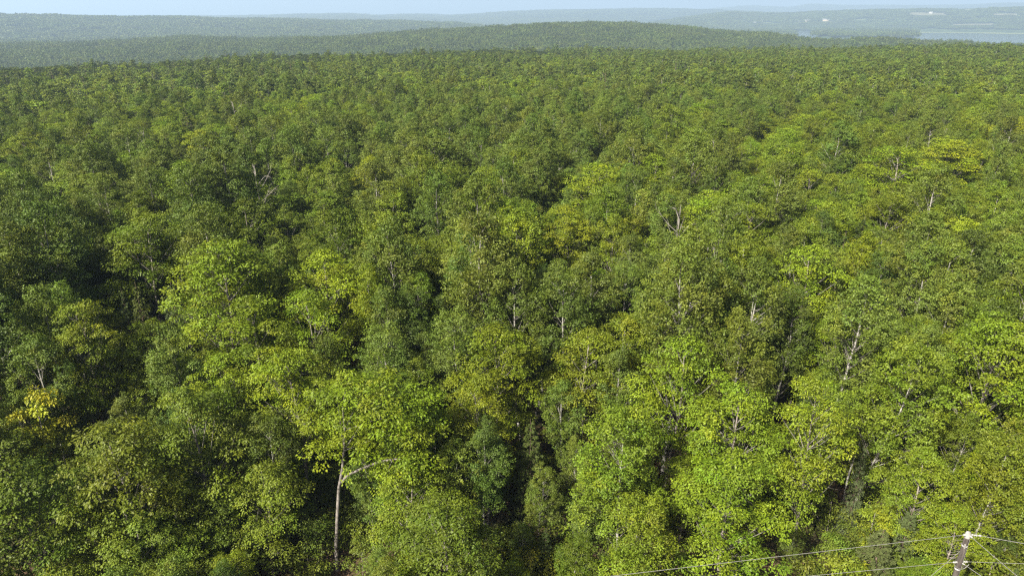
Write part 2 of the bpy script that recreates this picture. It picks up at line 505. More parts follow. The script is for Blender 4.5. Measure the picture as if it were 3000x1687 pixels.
def snag(seed, ht, n_l=14):
    g = np.random.default_rng(seed)
    tm, bm_ = MB(), MB()
    tz = np.linspace(-.15, ht, 9)
    off = np.stack([np.sin(tz * .4 + seed), np.cos(tz * .3 + seed)], 1) * .15
    tube(tm, np.column_stack([off, tz]), np.linspace(.13, .02, 9), 7)
    for k in range(n_l):
        z = ht * (.35 + .6 * (k + g.random()) / n_l)
        a = g.random() * 6.3; ln = (ht - z) * .35 + .5 + g.random() * .8
        s = np.array([np.interp(z, tz, off[:, 0]), np.interp(z, tz, off[:, 1]), z])
        d = np.array([math.cos(a), math.sin(a), .8 + .5 * g.random()])
        pts = [s, s + d * ln * .4 + g.normal(size=3) * .06, s + d * ln * .75 + np.array([0, 0, .1]), s + d * ln + g.normal(size=3) * .15]
        tube(bm_, pts, [.045, .034, .022, .009], 5, cap=False)
        for j in range(3):
            q = np.array(pts[1 + j % 3]); e = q + unit(d + g.normal(size=3) * .8) * ln * .4
            tube(bm_, [q, (q + e) / 2 + g.normal(size=3) * .04, e], [.02, .012, .005], 4, cap=False)
    return tm.mesh('trunk', [DEADWOOD]), bm_.mesh('crown', [DEADWOOD])

PROTO = {}
def proto(key, kind, pair, ht, R):
    PROTO.setdefault(key, []).append(dict(kind=kind, trunk=pair[0], crown=pair[1], ht=ht, R=R))
for s in range(4):
    proto('lime', 'lime', deciduous('lime', 100 + s, 13.5, 3.3, .36, 50, 18500, .16, 'round', flat=.55, rc=(.24, .36), bark=BARK_GREY), 13.5, 3.3)
    proto('beech', 'beech', deciduous('beech', 120 + s, 13.0, 3.0, .34, 48, 18500, .155, 'round', flat=.52, rc=(.25, .37)), 13.0, 3.0)
    proto('oak', 'oak', deciduous('oak', 140 + s, 12.5, 3.4, .33, 44, 18500, .17, 'round', flat=.5, rc=(.28, .38)), 12.5, 3.4)
SH = ['tall', 'round', 'tall', 'cone', 'tall']
for s in range(5):
    proto('aspen', 'aspen', deciduous('aspen', 160 + s, 15.5, 2.6, .36, 48, 20000, .15, SH[s], bark=BARK_PALE, globe=True, rc=(.24, .38), trunk_r=.12), 15.5, 2.6)
    proto('birch', 'birch', deciduous('birch', 180 + s, 13.5, 2.7, .32, 48, 19500, .15, SH[s], bark=BARK_PALE, globe=True, rc=(.24, .38), trunk_r=.10), 13.5, 2.7)
for s in range(2):
    proto('yellow', 'yellow', deciduous('yellow', 200 + s, 7.5, 1.6, .35, 22, 4200, .17, 'round', trunk_r=.05), 7.5, 1.6)
    proto('spruce', 'spruce', conifer('spruce', 210 + s, 11, 2.1, .04, 100, .20), 11, 2.1)
    proto('hemlock', 'hemlock', conifer('hemlock', 220 + s, 13.5, 2.4, .2, 80, .22, droop=.38, per=130), 13.5, 2.4)
    proto('pine', 'pine', conifer('pine', 230 + s, 17, 2.6, .35, 42, .26, droop=-.05, per=90, gap=1), 17, 2.6)
    proto('dead', 'dead', snag(240 + s, 13.5), 13.5, 1.5)
for s in range(3):
    proto('brush', 'brush', deciduous('brush', 250 + s, 3.6, 1.5, .18, 14, 2400, .14, 'round', trunk_r=.035), 3.6, 1.5)

# ------------------------------------------------------------------ placing the near trees, each one an object
NAME = {'lime': 'maple_tree', 'beech': 'beech_tree', 'oak': 'oak_tree', 'aspen': 'aspen_tree', 'birch': 'birch_tree', 'yellow': 'yellow_sapling',
        'spruce': 'spruce_tree', 'hemlock': 'hemlock_tree', 'pine': 'pine_tree', 'dead': 'dead_tree', 'brush': 'shrub'}
CAT = {k: 'tree' for k in NAME}; CAT['yellow'] = 'sapling'; CAT['brush'] = 'shrub'; CAT['dead'] = 'dead tree'
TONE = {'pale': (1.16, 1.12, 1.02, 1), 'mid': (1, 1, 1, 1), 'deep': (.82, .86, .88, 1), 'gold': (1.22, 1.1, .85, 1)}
placed = []      # x, y, radius
n_made = {}
def make_tree(key, x, y, scale=1.0, rot=None, tone='mid', label=None, group=None, variant=None, wide=1.0, lean=(0, 0), name=None):
    n_made[key] = n_made.get(key, 0) + 1
    pr = PROTO[key][(n_made[key] if variant is None else variant) % len(PROTO[key])]
    root = bpy.data.objects.new(name or NAME[key], None)
    COL.objects.link(root)
    root.empty_display_size = .5
    root.location = (x, y, float(terrain(np.array([x]), np.array([y]))[0]))
    root.rotation_euler = (lean[0], lean[1], random.random() * 6.283 if rot is None else rot)
    root.scale = (scale * wide, scale * wide, scale)
    for part in ('trunk', 'crown'):
        o = bpy.data.objects.new(part, pr[part])
        COL.objects.link(o)
        o.parent = root
        o.color = TONE[tone]
    props(root, label, CAT[key], group)
    placed.append((x, y, pr['R'] * scale * wide))
    return root

# notable trees: crown centre in the photograph (2576 px wide view), kind, crown radius in those pixels, height in metres, tone, label
K = 3000 / 2576
import re
HERO_AT = []
HERO = [
 (70, 1300, 'oak', 150, 11.5, 'mid', 'broad dark green oak with large glossy leaves at the edge of the clearing'),
 (300, 1215, 'oak', 140, 12.5, 'pale', 'fresh green oak spreading below the yellow sapling'),
 (480, 1130, 'oak', 125, 13.0, 'pale', 'full green oak with drooping leaves beside the dark hollow'),
 (250, 1385, 'oak', 110, 8.0, 'mid', 'low dark oak over the patch of bare brown leaf litter'),
 (480, 1390, 'oak', 80, 6.0, 'mid', 'small round oak beside the bare leaf litter'),
 (100, 1100, 'yellow', 62, 11.0, 'pale', 'bright yellow sapling above the spreading oaks'),
 (735, 1020, 'lime', 115, 13.5, 'gold', 'yellow green maple behind the tree with the arching branch'),
 (1110, 1380, 'oak', 130, 9.5, 'mid', 'round blue green oak beside the tree with the arching branch'),
 (1240, 950, 'beech', 105, 13.5, 'pale', 'bright green beech in front of the pale aspen trunks'),
 (1190, 1070, 'beech', 85, 11.5, 'pale', 'small bright beech below the bright beech by the aspen trunks'),
 (1480, 950, 'beech', 95, 13.0, 'mid', 'green beech between two white aspen trunks'),
 (1700, 1000, 'lime', 115, 14.0, 'mid', 'tall lime green maple with a drooping pointed top'),
 (1850, 1120, 'beech', 120, 12.5, 'mid', 'rounded beech beside the lime green pointed maple'),
 (1570, 1180, 'birch', 115, 12.0, 'pale', 'pale olive birch in front of the lime green pointed maple'),
 (2040, 1110, 'lime', 105, 13.5, 'mid', 'light green maple with drooping leaves around a white trunk'),
 (1840, 1300, 'beech', 130, 10.0, 'mid', 'wide dark bottomed beech above the overhead wire'),
 (1600, 1370, 'birch', 110, 9.0, 'pale', 'low olive birch thicket above the overhead wire'),
 (2490, 960, 'lime', 120, 15.0, 'mid', 'tall bright maple with large hanging leaf sprays above the utility pole'),
 (2500, 1190, 'birch', 90, 12.0, 'pale', 'thin birch with bare pale limbs behind the utility pole'),
 (2300, 1230, 'beech', 80, 9.5, 'mid', 'green beech beside the dark gap in the trees'),
 (2390, 1350, 'lime', 75, 7.0, 'mid', 'leafy light green maple next to the yellow bush'),
 (2200, 1330, 'yellow', 40, 5.0, 'mid', 'small bright yellow green bush among the spruces'),
 (2150, 1240, 'spruce', 34, 8.0, 'mid', 'slim dark spruce with a bare pointed top by the leaning trunk'),
 (2270, 1375, 'spruce', 60, 5.8, 'mid', 'short grey green spruce behind the upper wire'),
 (2200, 1420, 'spruce', 80, 5.5, 'pale', 'low wide spruce under the overhead wires'),
 (820, 760, 'lime', 110, 15.0, 'pale', 'large brilliant yellow green maple above the canopy'),
 (780, 860, 'lime', 90, 14.0, 'mid', 'lime green maple in front of the large brilliant maple'),
 (640, 880, 'beech', 105, 14.0, 'pale', 'bright green beech beside the brilliant maple'),
 (240, 890, 'beech', 80, 14.5, 'pale', 'narrow bright green beech among grey green aspens'),
 (380, 890, 'hemlock', 55, 13.5, 'gold', 'yellowish hemlock with drooping tiers among aspens'),
 (930, 800, 'birch', 60, 14.0, 'gold', 'brown olive birch beside the brilliant maple'),
 (1055, 800, 'lime', 50, 13.0, 'mid', 'small vivid green maple standing among dark aspens'),
 (1425, 615, 'beech', 62, 14.5, 'pale', 'bright round beech in the middle of the canopy'),
 (1495, 500, 'lime', 82, 15.5, 'pale', 'big pale green maple dome rising over the canopy'),
 (1545, 635, 'beech', 55, 14.0, 'mid', 'green beech just beside the bright round beech'),
 (2010, 740, 'lime', 105, 14.5, 'mid', 'wide light green maple beside the yellowing birch'),
 (2160, 700, 'birch', 60, 14.0, 'gold', 'yellowing birch in the canopy'),
 (2240, 450, 'lime', 95, 16.0, 'mid', 'broad vivid green maple high in the canopy'),
 (2385, 425, 'lime', 80, 15.5, 'pale', 'pale green maple next to the broad vivid maple'),
 (2540, 350, 'lime', 60, 15.0, 'gold', 'golden green maple by the forest top'),
 (930, 470, 'lime', 50, 14.5, 'gold', 'yellow green maple among dark aspens'),
 (500, 390, 'lime', 42, 15.0, 'gold', 'tall golden yellow maple before dark aspens'),
 (825, 575, 'oak', 75, 14.0, 'mid', 'large deep green oak dome in the canopy'),
 (725, 610, 'oak', 55, 13.0, 'mid', 'small deep green oak beside the large oak dome'),
 (45, 510, 'lime', 60, 14.5, 'mid', 'fresh green maple beside pale dead limbs'),
 (240, 390, 'lime', 45, 15.0, 'mid', 'light green maple near the dead bleached tree'),
 (130, 400, 'yellow', 25, 13.0, 'mid', 'yellow tree with white forked limbs'),
 (595, 305, 'dead', 20, 15.5, 'mid', 'bleached bare dead tree standing above the canopy'),
 (370, 385, 'dead', 14, 14.5, 'mid', 'thin bare dead tree beside the golden yellow maple'),
 (340, 880, 'hemlock', 35, 12.0, 'mid', 'thin hemlock beside the yellowish hemlock'),
]
def scale_for(key, ht):
    return ht / PROTO[key][0]['ht']
FRONT = []
for (u, v, key, rp, ht, tone, lab) in HERO:
    zc = ht * (.70 if key not in ('spruce', 'hemlock') else .5)
    x, y = on_ground(u * K, v * K, zc)
    s = scale_for(key, ht)
    dep = y * CP - (zc - H) * SP
    wide = rp * K * dep / F / (PROTO[key][0]['R'] * s)
    make_tree(key, x, y, s, tone=tone, label=lab, wide=min(max(wide, .6), 1.7))
    FRONT.append((x, y, placed[-1][2]))
    HERO_AT.append((x, y, re.split(r' (?:in|beside|behind|below|above|with|at|over|before|near|by|among|next|just|standing|between|high|rising|around|spreading|under) ', lab)[0]))

# the tree with the long arching branch, built for itself
x0, y0 = on_ground(988, 1668, 0.0)
g = np.random.default_rng(5)
arch = bpy.data.objects.new('arching_tree', None); COL.objects.link(arch)
arch.location = (x0, y0, 0)
props(arch, 'lime green maple with a straight bare trunk and one long arching grey branch', 'tree')
def in_plane(u, v, dy=0.0):          # point of a pixel in the upright plane through the trunk, relative to its foot
    d = ray(u, v); t = (y0 + dy) / d[1]
    return np.array([d[0] * t - x0, dy, H + d[2] * t])
tm = MB()
tp = np.array([in_plane(u, v) for u, v in ((988, 1668), (985, 1600), (989, 1500), (993, 1430), (1002, 1380), (1008, 1320), (1010, 1260), (1004, 1200), (1010, 1150))])
tp[0, 2] = -.15
tube(tm, tp, np.interp(tp[:, 2], [0, 1, 7, 12.5], [.155, .125, .10, .03]), 10)
obj('trunk', tm.mesh('trunk', [BARK_GREYISH], True), arch)
bm2 = MB()
bp_ = np.array([in_plane(u, v, -.12 * k) for k, (u, v) in enumerate(((1001, 1412), (1012, 1398), (1030, 1385), (1070, 1368), (1110, 1352), (1150, 1345), (1190, 1343), (1215, 1350), (1234, 1372)))])
tube(bm2, bp_, [.075, .085, .082, .075, .066, .056, .045, .032, .014], 8)
br = obj('branch', bm2.mesh('branch', [BARK_GREYISH], True), arch)
br['label'] = 'long bare arching grey branch'
for k, (du, dv) in ((4, (4, -16)), (5, (-12, 26)), (7, (18, -6)), (6, (-10, 30)), (8, (14, 22)), (3, (6, 18))):
    a_, b_ = bp_[k], bp_[k] + np.array([du * .022, -.1, -dv * .022])
    tw = MB(); tube(tw, [a_, (a_ + b_) / 2 + g.normal(size=3) * .04, b_], [.024, .016, .006], 5, cap=False)
    obj('twig', tw.mesh('twig', [BARK_GREYISH]), br)
ctr = in_plane(1085, 1240)
pair = deciduous('lime', 333, 13.4, 4.1, .65, 50, 17000, .17, 'round', trunk_r=.08, rc=(.22, .34))
c = obj('crown', pair[1], arch); c.location = (ctr[0], .7, 0.2); c.color = (1.04, .95, .9, 1)
pair2 = deciduous('lime', 334, 4.0, 1.9, .3, 16, 3000, .17, 'round', trunk_r=.03)
c = obj('lower_foliage', pair2[1], arch); c.location = (bp_[5][0], .6, bp_[5][2] - 4.6); c.color = (1.04, .95, .9, 1)
for k in range(7):                    # limbs carrying the crown
    t0_ = tp[5 + k % 3]; a_ = .2 + k * .42
    e_ = np.array([ctr[0] + 2.6 * math.cos(a_), .8 + 2.4 * math.sin(a_), 9.8 + .4 * k])
    lb = MB(); tube(lb, [t0_, (t0_ + e_) / 2 + np.array([0, 0, .4]), e_], [.045, .032, .012], 6, cap=False)
    obj('limb', lb.mesh('limb', [LIMB_BARK], True), arch)
placed.append((x0, y0, 3.4)); placed.append((x0 + 3, y0 - .6, 1.6)); placed.append((x0 + .3, y0 - 4.5, 3.0))

# white trunks standing clear of the foliage
TRUNKS = []
for (u, vb, vt, lab, lean) in ((1312, 1000, 800, 'aspen with a leaning white trunk bared between green beeches', -.05), (2332, 935, 780, 'aspen with a bright white trunk bared against the dark wood', .04),
                         (2256, 925, 800, 'aspen with a thin white trunk beside the bright white trunk', .02), (1867, 985, 850, 'aspen with a slim grey trunk bared behind the pointed maple', 0.0), (1640, 900, 760, 'aspen with forked white limbs', .03),
                         (1405, 1020, 880, 'aspen with a straight white trunk bared beside the green beech', 0.0), (2160, 1200, 1130, 'leaning grey birch beside the dark gap', .22), (2112, 1050, 950, 'aspen with white trunk rising through light green maple', 0.0)):
    x, y = on_ground(u * K, vb * K, 4.5)
    make_tree('aspen' if 'aspen' in lab else 'birch', x, y, 1.03, tone='mid', label=lab, lean=(0, lean))
    TRUNKS.append((x, y, 1.3))

SPECIES = ['aspen', 'birch', 'beech', 'oak', 'lime', 'hemlock', 'spruce', 'pine', 'dead']
ZONES = [   # centre and half size (2576 px view), mix
 (300, 1270, 420, 190, dict(oak=.75, beech=.25)), (1650, 1300, 620, 160, dict(birch=.45, beech=.45, oak=.1)), (2350, 1250, 260, 200, dict(beech=.4, birch=.4, lime=.2)),
 (1480, 830, 520, 130, dict(aspen=.85, birch=.15)), (2300, 850, 270, 150, dict(aspen=.6, birch=.4)), (1230, 620, 330, 120, dict(birch=.85, aspen=.15)),
 (1230, 410, 420, 120, dict(aspen=.88, oak=.08, hemlock=.04)), (2050, 560, 380, 140, dict(birch=.5, aspen=.2, beech=.3)), (300, 370, 380, 130, dict(beech=.3, lime=.1, hemlock=.2, birch=.3, aspen=.1)),
 (90, 850, 160, 170, dict(aspen=.9, birch=.1)), (640, 860, 260, 150, dict(beech=.75, lime=.25)), (450, 600, 450, 110, dict(birch=.6, oak=.2, aspen=.2)), (700, 430, 200, 60, dict(aspen=.9, oak=.1))]
def pick(u, v, g, x_, y_):
    u, v = u / K, v / K
    mix = dict(aspen=.30, birch=.34, beech=.16, oak=.07, lime=.06, hemlock=.04, spruce=.02, dead=.005)
    if v < 285:
        mix = dict(aspen=.26, birch=.36, beech=.18, oak=.07, lime=.06, hemlock=.04, pine=.015, dead=.008)
        if u < 800: mix = dict(birch=.36, lime=.14, beech=.22, hemlock=.05, pine=.10, aspen=.10, dead=.02)
    w_ = float(wav(x_, y_, 26, .7) + .5 * wav(x_, y_, 11, 2.0))
    if w_ > .45: mix = dict(birch=.5, beech=.35, lime=.12, aspen=.03)
    elif w_ < -.45: mix = dict(aspen=.75, oak=.1, birch=.1, hemlock=.05)
    best = 1.0
    for (zu, zv, su, sv_, mx) in ZONES:
        q = max(abs(u - zu) / su, abs(v - zv) / sv_)
        if q < best and g.random() < 1.25 - q * .9:
            best, mix = q, mx
    ks = list(mix); p = np.array([mix[k] for k in ks]); 
    return ks[g.choice(len(ks), p=p / p.sum())]

# candidate spots on a jittered grid, near to far
cand = []
yy = 23.0
row = 0
while yy < 800:
    sp = 2.9 if yy < 40 else (3.1 if yy < 130 else 3.6)
    half = yy * .80 + 8
    xs = np.arange(-half, half, sp) + (row % 2) * sp / 2
    for x in xs:
        cand.append((x + rng.normal() * sp * .2, yy + rng.normal() * sp * .2))
    yy += sp * .92; row += 1
cand = np.array(cand)
re_ = EDGE_R(np.arctan2(cand[:, 0], cand[:, 1]))
cand = cand[np.hypot(cand[:, 0], cand[:, 1]) < re_ + 60]
cz = terrain(cand[:, 0], cand[:, 1])
LAB = {
 ('aspen', 'mid'): 'grey green aspen with fine leaves and pale limbs in the dense canopy', ('aspen', 'deep'): 'dark grey green aspen with fine leaves in the dense canopy',
 ('aspen', 'pale'): 'lighter grey green aspen with fine leaves in the dense canopy', ('birch', 'mid'): 'olive green birch with fine leaves in the dense canopy',
 ('birch', 'deep'): 'dull dark olive birch in the dense canopy', ('birch', 'pale'): 'light olive birch with fine leaves in the dense canopy', ('birch', 'gold'): 'yellow olive birch in the dense canopy',
 ('beech', 'mid'): 'mid green beech with layered leaf sprays in the forest', ('beech', 'pale'): 'bright green beech with layered leaf sprays in the forest', ('beech', 'deep'): 'deep green beech with layered leaf sprays in the forest',
 ('oak', 'mid'): 'green oak with large leaves in the forest', ('oak', 'deep'): 'dark green oak with large leaves in the forest', ('oak', 'pale'): 'fresh green oak with large leaves in the forest',
 ('lime', 'mid'): 'lime green maple among darker trees', ('lime', 'pale'): 'pale lime green maple among darker trees', ('lime', 'gold'): 'golden green maple among darker trees', ('lime', 'deep'): 'medium green maple among darker trees',
 ('hemlock', 'mid'): 'dark hemlock with drooping branches in the canopy', ('hemlock', 'deep'): 'very dark hemlock with drooping branches in the canopy', ('hemlock', 'pale'): 'green hemlock with drooping branches in the canopy',
 ('spruce', 'mid'): 'dark pointed spruce in the canopy', ('spruce', 'deep'): 'very dark pointed spruce in the canopy', ('spruce', 'pale'): 'grey green pointed spruce in the canopy',
 ('pine', 'mid'): 'tall layered pine in the canopy', ('pine', 'pale'): 'tall pale layered pine in the canopy', ('pine', 'deep'): 'tall dark layered pine in the canopy',
 ('dead', 'mid'): 'bare grey dead tree among the living trees'}
CLEAR = [(x0 + .2, y0 - 3.5, 2.8), (x0 + .2, y0 - 7, 2.5)]           # the gap before the bare trunk
for (u, v, r) in ((2450, 1640, 2.5), (1000, 1560, 2.0), (700, 1600, 2.0), (2280, 1480, 1.6)):
    gx, gy = on_ground(u, v, 0.0); CLEAR.append((gx, gy, r))
stuff = []
n_ind = 0
MAX_IND = 400
P0 = np.array(placed)
re_c = EDGE_R(np.arctan2(cand[:, 0], cand[:, 1]))
for (x, y), z, re_k in zip(cand, cz, re_c):
    g1 = rng
    d = np.hypot(x, y)
    u, v = project(x, y, z + 10)
    key = pick(u, v, g1, x, y)
    fe = re_k - d
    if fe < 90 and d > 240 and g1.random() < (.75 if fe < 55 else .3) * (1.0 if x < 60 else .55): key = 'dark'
    s = .76 + .44 * g1.random() + (.12 if g1.random() < .08 else 0)
    if y < 36 and u > 1950: s *= .28 + .18 * g1.random()
    elif y < 34: s *= .45 + .3 * g1.random()
    elif y < 44: s *= .8
    for hx, hy, hr in FRONT:                # keep lower trees next to the crowns that rise above the canopy
        t_ = (x * hx + y * hy) / (hx * hx + hy * hy)
        if 0 < (1 - t_) * math.hypot(hx, hy) < 17 and math.hypot(x - hx * t_, y - hy * t_) < hr + 1.0: s *= .74; break
    for hx, hy, hr in TRUNKS:
        t_ = (x * hx + y * hy) / (hx * hx + hy * hy)
        if 0 < (1 - t_) * math.hypot(hx, hy) < 5 and math.hypot(x - hx * t_, y - hy * t_) < hr + 1.2: s *= .8; break
    R = PROTO.get(key, PROTO['oak'])[0]['R'] * s
    P0 = np.array(placed)
    if d < 150:
        dd = np.hypot(P0[:, 0] - x, P0[:, 1] - y)
        if (dd < .47 * (P0[:, 2] + R)).any(): continue
        if any(math.hypot(x - a, y - b) < c_ + R * .5 for a, b, c_ in CLEAR): continue
    inside = -60 < u < 3060 and v < 1900
    q = g1.random()
    tone = 'deep' if q < .28 else ('pale' if q > .74 else 'mid')
    if key == 'birch' and g1.random() < .07: tone = 'gold'
    if key == 'lime' and g1.random() < .15: tone = 'gold'
    if key == 'dead': tone = 'mid'
    if inside and n_ind < MAX_IND and d < 140:
        lab = LAB[(key, tone)]
        near = min(HERO_AT, key=lambda h: math.hypot(h[0] - x, h[1] - y))
        short = re.split(r' (?:with|in|among) ', lab)[0]
        if math.hypot(near[0] - x, near[1] - y) < 9:
            lab = short + ' standing beside the ' + near[2]
        else:
            lab = ('tall ' if s > 1.06 and not lab.startswith('tall') else ('short ' if s < .92 else '')) + lab
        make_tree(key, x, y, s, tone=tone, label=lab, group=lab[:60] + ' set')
        n_ind += 1
    else:
        stuff.append((x, y, z, key, s, d))
        if d < 150: placed.append((x, y, R))

# understorey shrubs between the near trees
def SHRUB_AT(x, y, tone):
    h = min(HERO_AT, key=lambda q: math.hypot(q[0] - x, q[1] - y))
    if math.hypot(h[0] - x, h[1] - y) > 6: return None
    return {'mid': 'leafy green', 'pale': 'light green', 'deep': 'dark green', 'gold': 'yellowish'}[tone] + ' shrub under the ' + h[2]
n_b = 0
for u, v, q, tn, lb in ((1090, 1570, 1.0, 'pale', 'light green shrub right beside the bare trunk with the arching branch'), (1060, 1650, .8, 'mid', 'low green shrub at the foot of the bare trunk'), (900, 1655, .9, 'pale', 'leafy pale shrub beside the bare trunk foot'),
                        (800, 1610, 1.0, 'mid', 'green shrub at the edge of the dark hollow'), (1010, 1520, .5, 'gold', 'small yellowish shrub behind the bare trunk'), (720, 1665, .8, 'gold', 'yellowish shrub beside the bare leaf litter'),
                        (2480, 1640, .8, 'mid', 'green shrub under the overhead wires'), (2560, 1560, .9, 'pale', 'light green shrub beside the short spruce'), (2650, 1600, 1.0, 'mid', 'leafy shrub at the foot of the utility pole'), (2900, 1600, 1.1, 'gold', 'yellowish shrub beyond the utility pole')):
    x, y = on_ground(u, v, 1.2)
    make_tree('brush', x, y, q, tone=tn, label=lb)
for k in range(1600):
    u, v = rng.uniform(-40, 3040), rng.uniform(1150, 1760)
    x, y = on_ground(u, v, 1.0)
    if y < 22 or any(math.hypot(x - a, y - b) < c_ * .45 for a, b, c_ in CLEAR): continue
    P0 = np.array(placed)
    if (np.hypot(P0[:, 0] - x, P0[:, 1] - y) < .2 * P0[:, 2] + .6).any(): continue
    tone = ['mid', 'pale', 'deep', 'gold'][int(rng.choice(4, p=[.4, .25, .25, .1]))]
    make_tree('brush', x, y, .55 + .7 * rng.random(), tone=tone, label=SHRUB_AT(x, y, tone) or {'mid': 'leafy green shrub growing between the tree trunks', 'pale': 'light green shrub growing between the tree trunks', 'deep': 'dark green shrub growing between the tree trunks', 'gold': 'yellowish shrub growing between the tree trunks'}[tone], group='understorey shrubs, ' + (SHRUB_AT(x, y, tone) or tone))
    n_b += 1
    if n_b > 220: break

# ------------------------------------------------------------------ the rest of the forest: scattered points
def collection(name, meshes, tones=('mid',)):
    c = bpy.data.collections.new(name)
    for k, tn in enumerate(tones):
        for i, me in enumerate(meshes):
            o = bpy.data.objects.new('%s_%d_%03d' % (name, k, i), me)
            o.color = TONE[tn]
            c.objects.link(o)
    return c
T3 = ('mid', 'deep', 'pale')
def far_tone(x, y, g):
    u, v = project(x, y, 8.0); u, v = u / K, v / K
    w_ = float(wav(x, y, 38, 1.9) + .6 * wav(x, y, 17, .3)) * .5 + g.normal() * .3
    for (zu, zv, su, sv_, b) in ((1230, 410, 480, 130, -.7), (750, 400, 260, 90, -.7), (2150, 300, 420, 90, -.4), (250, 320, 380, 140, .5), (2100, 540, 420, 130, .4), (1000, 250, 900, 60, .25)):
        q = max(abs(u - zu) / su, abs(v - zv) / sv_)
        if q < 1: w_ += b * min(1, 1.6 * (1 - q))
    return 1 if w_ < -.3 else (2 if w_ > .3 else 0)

def scatter(name, pts, rot, scl, idx, colls, label, cat):
    """one object of points; each point carries a tree"""
    me = bpy.data.meshes.new(name)
    n = len(pts)
    me.vertices.add(n)
    me.vertices.foreach_set('co', np.asarray(pts, np.float32).ravel())
    a = me.attributes.new('turn', 'FLOAT_VECTOR', 'POINT'); r3 = np.zeros((n, 3), np.float32); r3[:, 2] = rot; a.data.foreach_set('vector', r3.ravel())
    a = me.attributes.new('size', 'FLOAT_VECTOR', 'POINT'); a.data.foreach_set('vector', np.asarray(scl, np.float32).ravel())
    a = me.attributes.new('pick', 'INT', 'POINT'); a.data.foreach_set('value', np.asarray(idx, np.int32))
    o = obj(name, me)
    ng = bpy.data.node_groups.new(name, 'GeometryNodeTree')
    ng.interface.new_socket('Geometry', in_out='INPUT', socket_type='NodeSocketGeometry')
    ng.interface.new_socket('Geometry', in_out='OUTPUT', socket_type='NodeSocketGeometry')
    N, L = ng.nodes, ng.links
    gi, go = N.new('NodeGroupInput'), N.new('NodeGroupOutput')
    def attr(nm, ty):
        q = N.new('GeometryNodeInputNamedAttribute'); q.data_type = ty; q.inputs['Name'].default_value = nm
        return q.outputs['Attribute']
    ar, as_, ai = attr('turn', 'FLOAT_VECTOR'), attr('size', 'FLOAT_VECTOR'), attr('pick', 'INT')
    jn = N.new('GeometryNodeJoinGeometry')
    for c in colls:
        ci = N.new('GeometryNodeCollectionInfo'); ci.inputs['Collection'].default_value = c
        ci.inputs['Separate Children'].default_value = True; ci.inputs['Reset Children'].default_value = True
        ip = N.new('GeometryNodeInstanceOnPoints'); ip.inputs['Pick Instance'].default_value = True
        L.new(gi.outputs[0], ip.inputs['Points']); L.new(ci.outputs[0], ip.inputs['Instance'])
        L.new(ai, ip.inputs['Instance Index']); L.new(ar, ip.inputs['Rotation']); L.new(as_, ip.inputs['Scale'])
        L.new(ip.outputs[0], jn.inputs[0])
    L.new(jn.outputs[0], go.inputs[0])
    md = o.modifiers.new('scatter', 'NODES'); md.node_group = ng
    return props(o, label, cat, kind='stuff')

keys_flat, first = [], {}
tr_m, cr_m = [], []
for k in PROTO:
    first[k] = len(tr_m)
    for pr in PROTO[k]:
        tr_m.append(pr['trunk']); cr_m.append(pr['crown'])
# lighter models for trees beyond 230 m
FARP, far_first = [], {}
for k, ht, R, base, ncl, nl, ln, shape, gl in (('lime', 13.5, 3.2, .36, 24, 3000, .36, 'round', False), ('beech', 13, 2.9, .34, 24, 3000, .35, 'round', False), ('oak', 12.5, 3.1, .33, 24, 3000, .36, 'round', False),
                                     ('dark', 14, 3.0, .3, 24, 3000, .36, 'round', False), ('aspen', 15.5, 2.3, .38, 30, 3600, .30, 'tall', True), ('birch', 13.5, 2.4, .34, 30, 3600, .30, 'tall', True)):
    far_first[k] = len(FARP)
    for s in range(3):
        FARP.append(deciduous(k, 400 + len(FARP), ht, R, base, ncl, nl, ln, ('cone' if s == 2 and gl else shape), globe=gl, limbs=False, bark=BARK_PALE if gl else BARK_GREY))
for k, args in (('spruce', (11, 2.0, .08, 45, .4)), ('hemlock', (13.5, 2.3, .2, 45, .5)), ('pine', (17, 2.6, .35, 30, .6))):
    far_first[k] = len(FARP)
    for s in range(2):
        FARP.append(conifer(k, 450 + len(FARP), *args, droop=-.05 if k == 'pine' else .3, per=26, gap=1 if k == 'pine' else 0))
far_first['dead'] = len(FARP); FARP.append(snag(480, 13.5))
NV = {'dark': 3, 'lime': 3, 'beech': 3, 'oak': 3, 'aspen': 3, 'birch': 3, 'spruce': 2, 'hemlock': 2, 'pine': 2, 'dead': 1}
c_tr, c_cr = collection('tree_trunk', tr_m, T3), collection('tree_crown', cr_m, T3)
c_ft, c_fc = collection('far_trunk', [p[0] for p in FARP], T3), collection('far_crown', [p[1] for p in FARP], T3)
for nm, sel, lab in (('woodland', [s for s in stuff if s[5] < 230], 'dense mixed woodland canopy stretching behind the near trees'), ('far_woodland', [s for s in stuff if s[5] >= 230], 'mixed woodland canopy running back to the edge of the plateau')):
    fr, nv = (first, {k: len(PROTO[k]) for k in PROTO}) if nm == 'woodland' else (far_first, NV)
    pts = [(s[0], s[1], s[2]) for s in sel]
    n_mesh = len(tr_m) if nm == 'woodland' else len(FARP)
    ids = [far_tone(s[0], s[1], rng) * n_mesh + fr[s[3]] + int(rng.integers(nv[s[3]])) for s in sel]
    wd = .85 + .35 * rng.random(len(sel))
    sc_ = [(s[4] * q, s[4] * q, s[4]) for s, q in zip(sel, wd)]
    scatter(nm, pts, rng.random(len(sel)) * 6.283, sc_, ids, (c_tr, c_cr) if nm == 'woodland' else (c_ft, c_fc), lab, 'forest')

